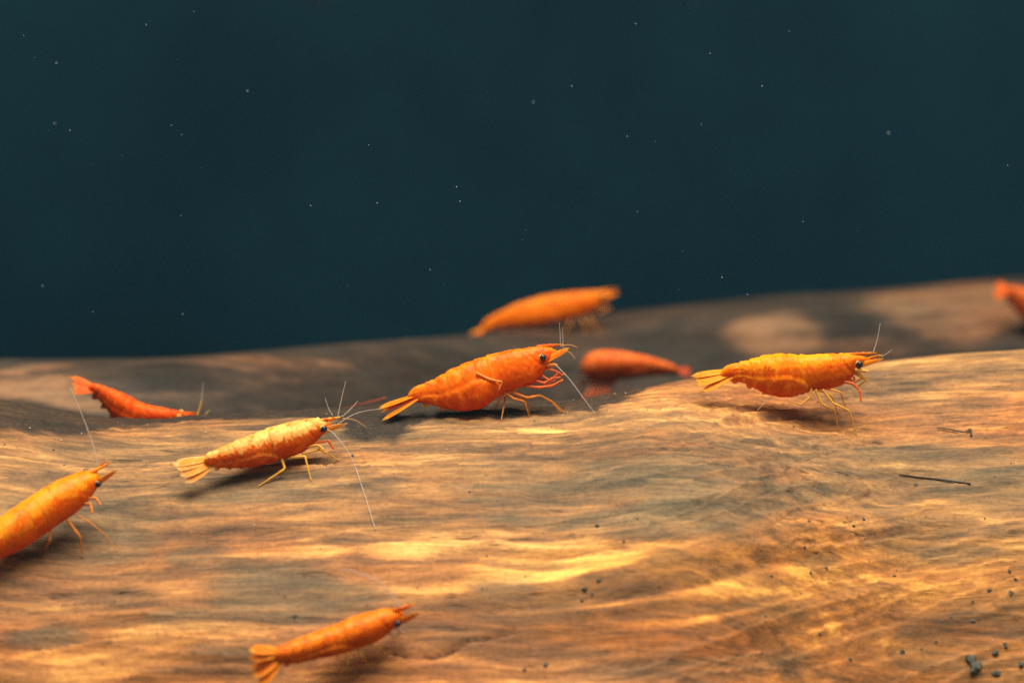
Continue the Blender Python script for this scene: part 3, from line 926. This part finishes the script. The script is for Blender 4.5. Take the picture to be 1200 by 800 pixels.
# ------------------------------------------------------------------ A: deep orange shrimp with the swollen belly
A = Shrimp("shrimp", "deep orange shrimp with swollen belly and one leg folded up along its flank", (443, 484), (660, 406), (600, 487), near_bvh, 0.0042,
           width=0.70, mat='A', seed=3)
A.body([(476, 461), (492, 451), (507, 446), (527, 434), (550, 424), (570, 417.5), (595, 411), (620, 407), (632, 405.5), (643, 406.5), (650, 409), (654, 412)],
       [(479, 471), (500, 472), (515, 476), (530, 479), (545, 480), (562, 477), (577, 470), (590, 459), (608, 454), (625, 450), (635, 441), (641, 430), (646, 425), (651, 419), (654, 415)],
       car=0.55, steps=0.00017, rostrum=[(624, 407), (659, 402.5)], belly=1.08)
A.fan([((490, 462), (444, 478), .2, .5, .66), ((490, 467), (449, 491), .5, 1.3, .66), ((490, 465), (447, 483), 0, 0, .5), ((490, 463), (446, 477), -.3, -.6, .62), ((490, 464), (445, 481), -.4, -.9, .62)])
A.eyes((636, 418), r=0.00047)
A.scales((637, 423), (666, 408.5), 0.00062)
A.leg([(591, 459), (602, 467), (615, 470), (620, 487.5)])
A.leg([(600, 459), (618, 466), (633, 463), (648, 471), (662, 484)])
A.leg([(558, 437), (574, 444.5), (589, 447.5), (584, 457)], foot=False, lat0=1.02, lat1=1.10, mirror=False)
A.leg([(616, 452), (632, 454), (647, 452), (660, 445)], foot=False, lat0=.4, lat1=.7, mat=LEGR, name="claw_leg", r1=0.00016)
A.leg([(628, 446), (638, 449), (646, 443.5), (657, 442)], foot=False, lat0=.4, lat1=.3, mat=LEGR, name="claw_leg", r1=0.00014)
A.leg([(606, 455), (590, 463), (585, 470), (578, 482)], lat0=.2, lat1=.9, mirror=True)
A.leg([(640, 428), (648, 427), (653, 428)], foot=False, lat0=.4, lat1=.6, name="antenna_base", r0=0.0003, r1=0.00018, mirror=True)
A.hair([(652, 428), (668, 445), (685, 468), (698, 485)], [1.0, 1.6, 2.0, 2.2], 0.00007, 0.00004)
A.hair([(652, 428), (640, 434), (610, 440), (570, 446)], [-.8, -2.5, -4, -5], 0.00008, 0.00004)
A.hair([(657, 406), (656.5, 394), (655.5, 378)], [.3, .4, .5], 0.00006, 0.00003, name="antennule")
A.hair([(660, 407), (659.5, 396), (659, 384)], [-.3, -.3, -.2], 0.00006, 0.00003, name="antennule")
A.hair([(658, 405), (668, 404), (677, 407)], [.4, .6, .9], 0.00006, 0.00003, WHISKR, "antennule")
A.hair([(662, 411), (668, 413), (674, 420)], [.4, .8, 1.0], 0.00006, 0.00003, WHISKR, "antennule")
A.swimmerets(5, 0.0011)
A.claws_auto()

# ------------------------------------------------------------------ B: amber shrimp on straight legs
B = Shrimp("shrimp", "amber yellow shrimp standing on long thin legs above its own shadow", (811, 443), (1032, 417), (965, 500), near_bvh, 0.0062,
           width=0.72, mat='B', seed=5, leg_mat=LEGY, blade=BLADEB)
B.body([(843, 432), (860, 426), (872, 423.5), (895, 416.7), (916, 415), (930, 416), (944, 417.4), (967, 415), (991, 414), (1001, 414.5), (1011, 416.5), (1017, 419), (1020, 421)],
       [(850, 446), (869, 446.5), (883, 453), (897, 460), (916, 463.5), (935, 462.5), (953, 457.5), (972, 456.5), (988, 452), (1000, 442), (1004, 434), (1011, 429), (1017, 425), (1020, 423)],
       car=0.53, steps=0.00017, rostrum=[(988, 416), (1027, 412)], belly=1.08)
B.fan([((856, 435), (812, 443), -.3, -.8, .62), ((856, 437), (814, 448), 0, 0, .5), ((858, 440), (821, 457), .6, 1.2, .62), ((856, 438), (816, 450), .3, .6, .6), ((856, 436), (813, 446), -.3, -.6, .62)])
B.eyes((1006, 424.5), r=0.00050)
B.scales((1006, 427), (1035, 418), 0.00050)
B.leg([(955.7, 456), (962.7, 472.7), (977.8, 480.8), (983, 504)], lat1=1.3)
B.leg([(963.8, 456), (976.7, 472.7), (995.3, 480.8), (1003.5, 508.8)], lat1=1.3)
B.leg([(951, 455), (948.7, 465.7), (939, 474), (925, 470)], foot=False, lat1=.6, mirror=False)
B.leg([(988, 447), (999, 449), (1007, 456.3), (1009, 470)], foot=False, lat1=.7, mat=LEGR, name="claw_leg", r1=0.00014)
B.leg([(1002, 433), (1009, 434), (1018, 435)], foot=False, lat0=.5, lat1=.7, name="antenna_base", r0=0.00032, r1=0.00016)
B.hair([(1023, 414), (1028, 398), (1031.5, 379)], [.3, .4, .5], 0.00007, 0.00004, name="antennule")
B.hair([(1033, 418), (1038, 415), (1045, 410)], [.4, .6, .7], 0.00005, 0.00003, name="antennule")
B.hair([(1018, 435), (1032, 446), (1030, 470), (1010, 496)], [-.8, -2.5, -3.5, -4], 0.00006, 0.00003)
B.hair([(909, 461), (897, 471), (887, 481)], [.3, .5, .6], 0.00008, 0.00004, PALE, "swimmeret_hair")
B.swimmerets(5, 0.0012)
B.claws_auto(LEGY)

# ------------------------------------------------------------------ C: pale mottled shrimp
C_ = Shrimp("shrimp", "pale mottled orange shrimp with outspread tail fan and long trailing whisker", (203, 552), (402, 490), (345, 547), near_bvh, 0.0036,
            head_dd=0.0035, roll=9.0, width=0.90, mat='C', blade=BLADEP, seed=8, leg_mat=LEGY, up_mix=0.0)
C_.body([(236, 533), (255, 526), (275, 517.5), (295, 510), (320, 500.5), (340, 495), (358, 491), (370, 490), (381, 492), (388, 495)],
        [(240, 545), (260, 548), (285, 547.5), (310, 543), (335, 538), (355, 530.5), (368, 521), (376, 511), (383, 504), (388, 499)],
        car=0.50, plates=True, rostrum=[(366, 493), (398, 487)])
C_.fan([((250, 539), (203, 549), -.4, -1.1, .66), ((250, 541), (205, 552), -.2, -.4, .66), ((250, 541), (208, 555), 0, 0, .5), ((250, 542), (210, 557), .3, .6, .66), ((250, 543), (216, 562), .5, 1.3, .66)])
C_.eyes((375.5, 497), r=0.00046)
C_.scales((374, 503), (404, 492), 0.00060)
C_.leg([(330, 537), (334, 549), (302, 570)], lat1=1.5)
C_.leg([(340, 536), (357.5, 534.5), (364.5, 562.5)], lat1=1.5)
C_.leg([(354, 532), (374, 526), (397.5, 539)], lat1=1.4)
C_.leg([(368, 519), (385, 516), (391, 526)], foot=False, lat1=.6, mat=LEGR, name="claw_leg", r1=0.00014)
C_.leg([(360, 524), (372, 521), (380, 527)], foot=False, lat1=.9, name="claw_leg", r1=0.00014)
C_.hair([(380, 502), (391, 508), (410, 532.5), (422.5, 565), (440, 620)], [0.8, 1.6, 3.0, 4.0, 5.0], 0.00007, 0.00005)
C_.hair([(396, 487), (400, 468), (405, 447)], [.2, .2, .2], 0.00006, 0.00003, name="antennule")
C_.hair([(390, 487), (385, 478), (381, 466)], [-.4, -.8, -1], 0.00005, 0.00003, name="antennule")
C_.hair([(401, 490), (416, 492), (430, 501)], [.5, .8, 1.2], 0.00006, 0.00003, WHISKR, "antennule")
C_.hair([(401, 488), (410, 480), (419, 470)], [-.5, -.8, -1.2], 0.00005, 0.00003, name="antennule")
C_.hair([(390, 500), (418, 484), (450, 478)], [-1.0, -3.0, -5.0], 0.00005, 0.00003)
C_.swimmerets(5, 0.0013, BLADEP)

# ------------------------------------------------------------------ D: bright orange shrimp cut by the frame
D_ = Shrimp("shrimp", "bright orange shrimp with a yellow stripe along its back, climbing the log", (-86, 688), (131, 543), (40, 650), near_bvh, 0.0042,
            head_dd=0.006, roll=4, up_mix=0.15, width=0.95, mat='D', seed=11)
D_.body([(-52, 652), (-30, 631), (0, 606), (20, 592), (44, 576), (66, 563.5), (86, 556), (98, 552), (108, 552), (115, 554)],
        [(-44, 664), (-20, 662), (0, 655), (24, 645), (50, 627), (66, 615), (86, 603), (100, 592), (109, 579), (115, 568), (118, 560)],
        car=0.55, plates=False, steps=0.00006, rostrum=[(96, 556), (128, 540)])
D_.fan_auto()
D_.eyes((107.5, 561), r=0.00046)
D_.scales((106, 566), (133, 545), 0.00062)
D_.leg([(60, 615), (58, 634), (52, 645)], lat1=1.4)
D_.leg([(78, 608), (94, 629), (97, 652)], lat1=1.4)
D_.leg([(88, 602), (104, 611), (122, 625), (138, 646)], lat1=1.3, r0=0.00011, r1=0.00004)
D_.leg([(102, 584), (112, 583), (118, 592)], foot=False, lat1=.6, mat=LEG, name="claw_leg", r1=0.00016)
D_.leg([(98, 590), (106, 590), (108, 601)], foot=False, lat1=.7, mat=LEG, name="claw_leg", r1=0.00016)
D_.hair([(115, 545), (108, 518), (97, 488), (83, 455)], [.5, 1.0, 1.2, 1.2], 0.00007, 0.00004)
D_.swimmerets(5, 0.0014)

# ------------------------------------------------------------------ E: orange shrimp low on the log
E_ = Shrimp("shrimp", "orange shrimp low on the log next to a long dark crack in the wood", (290, 783), (487, 710), (400, 778), near_bvh, 0.0036,
            head_dd=0.003, roll=0, up_mix=0.40, width=1.0, mat='E', seed=13)
E_.body([(318, 761), (340, 751), (370, 741), (394, 733), (414, 724), (434, 718), (448, 714), (460, 714), (468, 716), (474, 719)],
        [(322, 775), (346, 776), (370, 770), (398, 764), (422, 758), (442, 752), (456, 742), (464, 733), (470, 727), (474, 723)],
        car=0.53, rostrum=[(452, 716), (486, 705)])
E_.fan([((330, 765), (290, 761), -.5, -.8, .75), ((330, 767), (289, 770), -.2, -.4, .75), ((328, 769), (292, 784), 0, 0, .55), ((328, 770), (295, 790), .3, .9, .75), ((328, 772), (301, 797), .5, 1.8, .75)], tilt=0.30)
E_.eyes((463, 725), r=0.00044)
E_.scales((462, 729), (491, 712), 0.00062)
E_.leg([(404, 759), (408, 778), (394, 795)], lat1=1.3, mat=LEGY, r0=0.00014, r1=0.00005)
E_.leg([(416, 757), (424, 768), (432, 780)], lat1=1.3, mat=LEGY, r0=0.00014, r1=0.00005)
E_.leg([(428, 753), (444, 758), (456, 768)], lat1=1.3, mat=LEGY, r0=0.00014, r1=0.00005)
E_.claws_auto(PALE)
E_.hair([(470, 712), (456, 694), (442, 680), (415, 669), (398, 667)], [1, 1, 1, 1, 1], 0.00010, 0.00006)
E_.swimmerets(5, 0.0014)

# ------------------------------------------------------------------ F: head-down behind the dark lip
F_ = Shrimp("shrimp", "red orange shrimp head down behind the dark lip with its tail raised", (84, 450), (232, 488), (150, 482), far_bvh, 0.003,
            width=0.76, mat='F', blade=BLADER, seed=17, depth=0.347)
F_.body([(104, 449), (117, 450), (130, 456), (147, 464), (160, 473), (173, 478), (190, 479.5), (207, 482), (214, 482), (224, 486)],
        [(108, 460), (114, 466), (122, 477), (132, 492), (150, 505), (175, 505), (200, 499), (215, 493), (224, 489)],
        car=0.56, rostrum=[(208, 483.5), (232, 486)])
F_.fan([((112, 455), (80, 444), -.3, -.8, .45), ((112, 457), (88, 455), .4, 1.2, .5), ((112, 456), (83, 449), 0, 0, .4), ((112, 456), (84, 447), -.4, -1.4, .5), ((112, 457), (86, 452), .3, .7, .5)])
F_.eyes((212, 487), r=0.00040)
F_.scales((214, 487), (231, 487))
F_.legs_auto(); F_.claws_auto()
F_.hair([(231, 487), (234, 478), (236, 470)], [.3, .4, .4], 0.00017, 0.00010, LEGY, "antennule")
F_.hair([(236, 470), (237, 460), (238, 448)], [.4, .4, .4], 0.00007, 0.00003, name="antennule")
F_.hair([(240, 486), (243, 483), (246, 481)], [.4, .5, .5], 0.0001, 0.00005, LEGY, "antennule")
F_.swimmerets(5, 0.0014)

# ------------------------------------------------------------------ G: blurred orange shrimp on the far branch
G_ = Shrimp("shrimp", "blurred amber shrimp walking on the crest of the far branch", (545, 394), (724, 341), (650, 386), far_bvh, 0.0045,
            width=0.72, mat='G', seed=19)
G_.body([(562, 381), (575, 371), (605, 356), (635, 347), (670, 342), (695, 340.5), (708, 341), (716, 343)],
        [(566, 391), (585, 381.5), (612, 382), (642, 379), (670, 373), (692, 366), (704, 358), (716, 350)],
        car=0.55, rostrum=[(698, 342), (724, 338)])
G_.fan_auto(0.0042, 0.25)
G_.eyes((705, 346)); G_.scales((706, 349), (725, 342))
G_.legs_auto([(0.66, -0.02, -0.10), (0.72, 0.02, 0.02), (0.78, 0.05, 0.08)]); G_.claws_auto(LEG)
G_.swimmerets(5, 0.0026)

# ------------------------------------------------------------------ H: blurred red shrimp in the hollow
H_ = Shrimp("shrimp", "blurred red shrimp hunched in the dark hollow between log and branch", (806, 437), (678, 440), (740, 440), far_bvh, 0.003,
            width=0.74, mat='R', blade=BLADER, seed=23, leg_mat=LEGR, depth=0.425)
H_.body([(798, 432), (785, 422), (760, 412), (735, 406), (715, 403), (700, 403.5), (690, 407), (684, 413), (680, 422)],
        [(798, 437), (780, 436), (750, 436), (728, 440), (712, 444), (700, 444), (690, 441), (684, 436), (680, 429)],
        car=0.55, rostrum=[(694, 410), (676, 424)])
for q, (x, y) in enumerate([(722, 440), (714, 442), (706, 442), (699, 441)]):
    H_.leg([(x, y), (x - 4, y + 9), (x - 10 + q, y + 16), (x - 12 - q, y + 26)], foot=False, lat1=1.3, r0=0.00045, r1=0.00025)
H_.blade = BLADED
H_.fan_auto(0.0026, 0.1, 0.45)
H_.eyes((685, 432)); H_.scales((686, 444), (676, 450))
H_.claws_auto()
H_.swimmerets(5, 0.0016)

# ------------------------------------------------------------------ I: red shrimp at the end of the far branch
I_ = Shrimp("shrimp", "blurred dark red shrimp with only its tail half in view on the pale wood", (1160, 330), (1315, 392), (1250, 398), far_bvh, 0.004,
            width=0.74, mat='R', blade=BLADER, seed=29, leg_mat=LEGR)
I_.body([(1180, 334), (1200, 337), (1220, 342), (1245, 352), (1270, 364), (1290, 375), (1305, 384)],
        [(1176, 346), (1192, 368), (1210, 388), (1235, 400), (1260, 404), (1285, 402), (1305, 392)],
        car=0.55, rostrum=[(1285, 376), (1315, 390)])
I_.fan_auto(0.0026, 0.3)
I_.eyes((1296, 384)); I_.scales((1298, 392), (1316, 394))
I_.legs_auto(); I_.claws_auto()
I_.swimmerets(5, 0.0016)

# ------------------------------------------------------------------ thin red strand, twigs
def hit(px, bvh=near_bvh):
    h, n, i, d = bvh.ray_cast(Vector(CAM), Vector(nrm(ray(*px))))
    if h is None: return None, None
    if n.z < 0: n = -n
    return np.array(h), np.array(n)

def strand(name, pts, r0, r1, mat, lift, bvh=near_bvh, depth=None):
    P3 = []
    for p in pts:
        if depth is not None: P3.append(at_depth(*p, depth)); continue
        h, n = hit(p, bvh)
        if h is not None: P3.append(h + n * lift)
    o = tube(name, P3, r0, r1, mat, None, 30, 7)
    org = Vector(P3[0]); o.data.transform(Matrix.Translation(-org)); o.location = org
    return o

TWIG = plain_mat("twig_dark", (0.06, 0.048, 0.034), 0.8)
REDS = plain_mat("strand_red", (0.50, 0.06, 0.02), 0.5, 0.2)
o = strand("plant_strand", [(396, 481), (415, 475), (432, 471), (452, 466)], 0.00003, 0.00010, REDS, 0, depth=0.352)
tag(o, "thin red strand stretching behind the tail of the deep orange shrimp", "strand")
o = strand("twig", [(1053, 556), (1075, 559), (1100, 562), (1137, 567)], 0.00007, 0.00013, TWIG, 0.00015)
tag(o, "straight thin dark twig lying alone on the wood", "twig")
o = strand("twig", [(1098, 503), (1115, 505), (1130, 508), (1137, 504), (1138, 512)], 0.00008, 0.00014, TWIG, 0.0003)
tag(o, "short dark twig with a hooked end on the wood", "twig")

# ------------------------------------------------------------------ crumbs of debris on the wood
CRUMB = plain_mat("crumb_dark", (0.085, 0.080, 0.058), 0.9)
def crumb(px, size, label, group=None, seed=0, lumps=1):
    h, n = hit(px)
    if h is None: return
    r = size * 0.44 * K * float((h - CAM) @ FWD)
    bm = bmesh.new()
    rr = random.Random(seed)
    for q in range(lumps):
        tmp = bmesh.new(); bmesh.ops.create_icosphere(tmp, subdivisions=2 if lumps < 4 else 1, radius=1.0)
        off = Vector((rr.uniform(-.5, .5), rr.uniform(-1, 1), rr.uniform(-.1, .3))) * (r * (1.0 if lumps > 3 else 0.8) if lumps > 1 else 0)
        k = rr.uniform(.28, .48) if lumps > 3 else (rr.uniform(.45, .7) if lumps > 1 else 1.0)
        st = Vector((rr.uniform(.7, 1.25), rr.uniform(.7, 1.2), rr.uniform(.55, .9)))
        base = len(bm.verts); vm = {}
        for v in tmp.verts:
            f = 1 + rr.uniform(-.42, .30)
            c = Vector((v.co.x * st.x, v.co.y * st.y, v.co.z * st.z)) * (r * k * f) + off
            vm[v] = bm.verts.new(c)
        for f in tmp.faces: bm.faces.new([vm[v] for v in f.verts])
        tmp.free()
    me = bpy.data.meshes.new("debris_crumb"); bm.to_mesh(me); bm.free()
    me.materials.append(CRUMB)
    o = bpy.data.objects.new("debris_crumb", me); col.objects.link(o)
    o.location = Vector(h + n * r * 0.08)
    o.rotation_euler = (0.7, 0, rr.uniform(-.3, .3))
    tag(o, label, "debris", group)

crumb((1141, 777), 26, "large dark clump of debris near two smaller crumbs on the orange wood", seed=1, lumps=16)
crumb((1166, 765), 12, "dark lumpy crumb just above another crumb beside the large clump", seed=2, lumps=3)
crumb((1166, 789), 12, "squarish dark crumb just below another beside the large clump", seed=3, lumps=3)
crumb((1196, 776), 13, "dark crumb of debris at the frame edge past the large clump", seed=4, lumps=3)
small = [(1178, 755, 8), (1057, 763, 7), (1097, 752, 6), (1140, 727, 6), (1160, 691, 6), (1185, 694, 7), (1190, 679, 6), (1183, 669, 5), (1115, 723, 6),
         (996, 772, 6), (960, 742, 5), (685, 690, 8), (702, 680, 6), (694, 696, 5), (682, 703, 4), (950, 671, 5), (968, 665, 5), (904, 675, 5), (943, 641, 5),
         (1073, 568, 6), (1166, 559, 4), (640, 778, 7), (615, 784, 5), (346, 722, 7), (948, 611, 4), (1000, 616, 4), (1012, 608, 4), (1048, 675, 4),
         (1140, 704, 5), (700, 616, 6), (731, 634, 4), (550, 576, 3), (413, 534, 5), (897, 722, 4), (1080, 760, 4), (1104, 728, 4), (930, 500, 3),
         (500, 660, 3), (565, 690, 4), (242, 635, 3), (75, 545, 3), (63, 527, 3)]
CLUSTERS = [(691, 692, 20, "dark speck in the small cluster on the pale yellow patch of wood", "specks on the yellow patch"),
            (1073, 568, 8, "tiny dark speck just under the straight thin twig", None),
            (1166, 559, 8, "tiny dark speck just past the thick end of the straight twig", None),
            (628, 781, 20, "dark speck below the far end of the long crack", "specks below the crack"),
            (346, 722, 10, "lone dark speck just above the tail of the low orange shrimp", None),
            (413, 534, 8, "tiny dark speck beside the long whisker of the pale mottled shrimp", None),
            (930, 500, 8, "tiny dark speck in front of the amber shrimp's shadow", None),
            (1005, 612, 14, "tiny dark speck, one of two close together below the straight twig", "pair of specks below the twig"),
            (69, 536, 14, "tiny dark speck above the head of the bright orange climbing shrimp", "specks above the climbing shrimp"),
            (550, 576, 5, "tiny dark speck alone below the deep orange shrimp", None),
            (715, 625, 22, "dark speck on the lower edge of the olive stained patch", "specks below the olive patch"),
            (1140, 730, 110, "small dark speck scattered on the golden wood around the large clump", "specks around the large clump"),
            (946, 680, 80, "small dark speck on the golden wood between yellow patch and clump", "specks on the golden wood"),
            (500, 640, 3000, "faint dark speck on the streaked brown wood", "specks on the streaked wood")]
for i, (x, y, sz) in enumerate(small):
    for cx, cy, rad, lab, grp in CLUSTERS:
        if math.hypot(x - cx, y - cy) < rad: break
    crumb((x, y), sz, lab, grp, seed=10 + i)

# ------------------------------------------------------------------ loose silt grains on the wood
def grains(name, n, mat, label, seed, strip):
    rg = np.random.default_rng(seed); gv = []; gf = []
    while len(gv) < n * 6:
        u = rg.uniform(-60, 1260)
        v = np.interp(u, bu, bv) + rg.normal(0, 9) if rg.uniform() < strip else rg.uniform(440, 830)
        h, nn = hit((u, v))
        if h is None: continue
        r = 0.00004 + 0.00009 * rg.uniform() ** 3
        b0 = len(gv)
        rot = Matrix.Rotation(rg.uniform(0, 3), 3, 'Z') @ Matrix.Rotation(rg.uniform(0, 3), 3, 'X')
        for dv in ((1.4, 0, 0), (-1.1, 0, 0), (0, 1, 0), (0, -1, 0), (0, 0, .8), (0, 0, -.8)):
            gv.append(h + nn * r * 0.4 + np.array(rot @ Vector(dv)) * r * rg.uniform(.7, 1.3))
        for f in ((0, 2, 4), (2, 1, 4), (1, 3, 4), (3, 0, 4), (2, 0, 5), (1, 2, 5), (3, 1, 5), (0, 3, 5)):
            gf.append(tuple(b0 + k for k in f))
    o = mesh_obj(name, gv, gf, mat, smooth=False)
    tag(o, label, "silt", kind="stuff")
grains("dark_silt", 700, CRUMB, "fine dark silt grains dusted over the log", 5, 0.35)
grains("pale_silt", 260, plain_mat("silt_pale", (0.62, 0.52, 0.38), 0.8), "fine pale sand grains dusted over the log", 6, 0.5)

# ------------------------------------------------------------------ particles floating in the water
SPK = plain_mat("floating_speck", (0.50, 0.55, 0.56), 0.6)
vs = []; fs = []
spots = [(82, 153, .9), (171, 29, .9), (442, 238, .9), (201, 147, .8), (213, 158, .7), (50, 335, 1.1), (504, 316, 1.1), (214, 368, .9), (745, 28, 1.0), (832, 63, .9), (893, 101, .9),
         (925, 37, .9), (670, 101, .9), (822, 146, .8), (846, 325, 1.0), (941, 260, .9), (625, 120, 1.2), (735, 160, .8), (535, 219, .9), (539, 236, .9), (364, 241, .8), (432, 170, .7),
         (66, 74, 1.2), (64, 145, 1.2), (290, 107, 1.1), (1181, 194, 1.0), (876, 345, .8), (1041, 156, 1.6), (109, 365, .9), (212, 253, .7), (747, 248, .6), (227, 14, .7), (28, 42, .7)]
for i in range(24):
    spots.append((rng.uniform(-200, 1400), rng.uniform(-150, 345), rng.uniform(.35, .7)))
for (x, y, sz) in spots:
    d = rng.uniform(0.30, 0.335) if sz < 1.05 else rng.uniform(0.335, 0.36)
    c = at_depth(x, y, d); r = sz * 0.000075
    ax = np.array([rng.uniform(.7, 1.3), rng.uniform(.7, 1.3), rng.uniform(.7, 1.6)])
    b0 = len(vs)
    for dv in ((1, 0, 0), (-1, 0, 0), (0, 1, 0), (0, -1, 0), (0, 0, 1), (0, 0, -1)):
        vs.append(c + np.array(dv) * r * ax)
    for f in ((0, 2, 4), (2, 1, 4), (1, 3, 4), (3, 0, 4), (2, 0, 5), (1, 2, 5), (3, 1, 5), (0, 3, 5)):
        fs.append(tuple(b0 + k for k in f))
def speck(c, r):
    b0 = len(vs); n, m = 8, 12
    for i in range(n + 1):
        for k in range(m):
            p, q = math.pi * i / n, 2 * math.pi * k / m
            vs.append(c + r * np.array([math.sin(p) * math.cos(q), math.sin(p) * math.sin(q), math.cos(p)]))
    for i in range(n):
        for k in range(m):
            fs.append((b0 + i * m + k, b0 + (i + 1) * m + k, b0 + (i + 1) * m + (k + 1) % m, b0 + i * m + (k + 1) % m))
nsmall = len(fs)
speck(at_depth(815, -26, 0.165), 0.0013)
speck(at_depth(372, -8, 0.175), 0.0010)
o = mesh_obj("floating_particles", vs, fs, SPK, smooth=False)
o.data.materials.append(plain_mat("drifting_flake", (0.035, 0.05, 0.055), 0.9, 0.0, 0.45))
for p_ in o.data.polygons[nsmall:]: p_.material_index = 1
tag(o, "fine pale specks drifting in the dark water above the wood", "particles", kind="stuff")

# ------------------------------------------------------------------ the cloudy water
hm = bpy.data.materials.new("water_haze"); hm.use_nodes = True
nt = hm.node_tree; nt.nodes.clear()
out = nt.nodes.new('ShaderNodeOutputMaterial'); pv_ = nt.nodes.new('ShaderNodeVolumePrincipled')
pv_.inputs['Color'].default_value = (0.35, 0.75, 0.90, 1)
pv_.inputs['Density'].default_value = 0.035
pv_.inputs['Anisotropy'].default_value = 0.3
nt.links.new(pv_.outputs[0], out.inputs['Volume'])
bx = [(-1.3, -0.6, -1.1), (1.3, -0.6, -1.1), (1.3, 0.36, -1.1), (-1.3, 0.36, -1.1), (-1.3, -0.6, 0.95), (1.3, -0.6, 0.95), (1.3, 0.36, 0.95), (-1.3, 0.36, 0.95)]
hz = mesh_obj("haze", bx, [(0, 3, 2, 1), (4, 5, 6, 7), (0, 1, 5, 4), (1, 2, 6, 5), (2, 3, 7, 6), (3, 0, 4, 7)], hm, smooth=False)
tag(hz, "slightly cloudy blue green tank water", "water", kind="stuff")
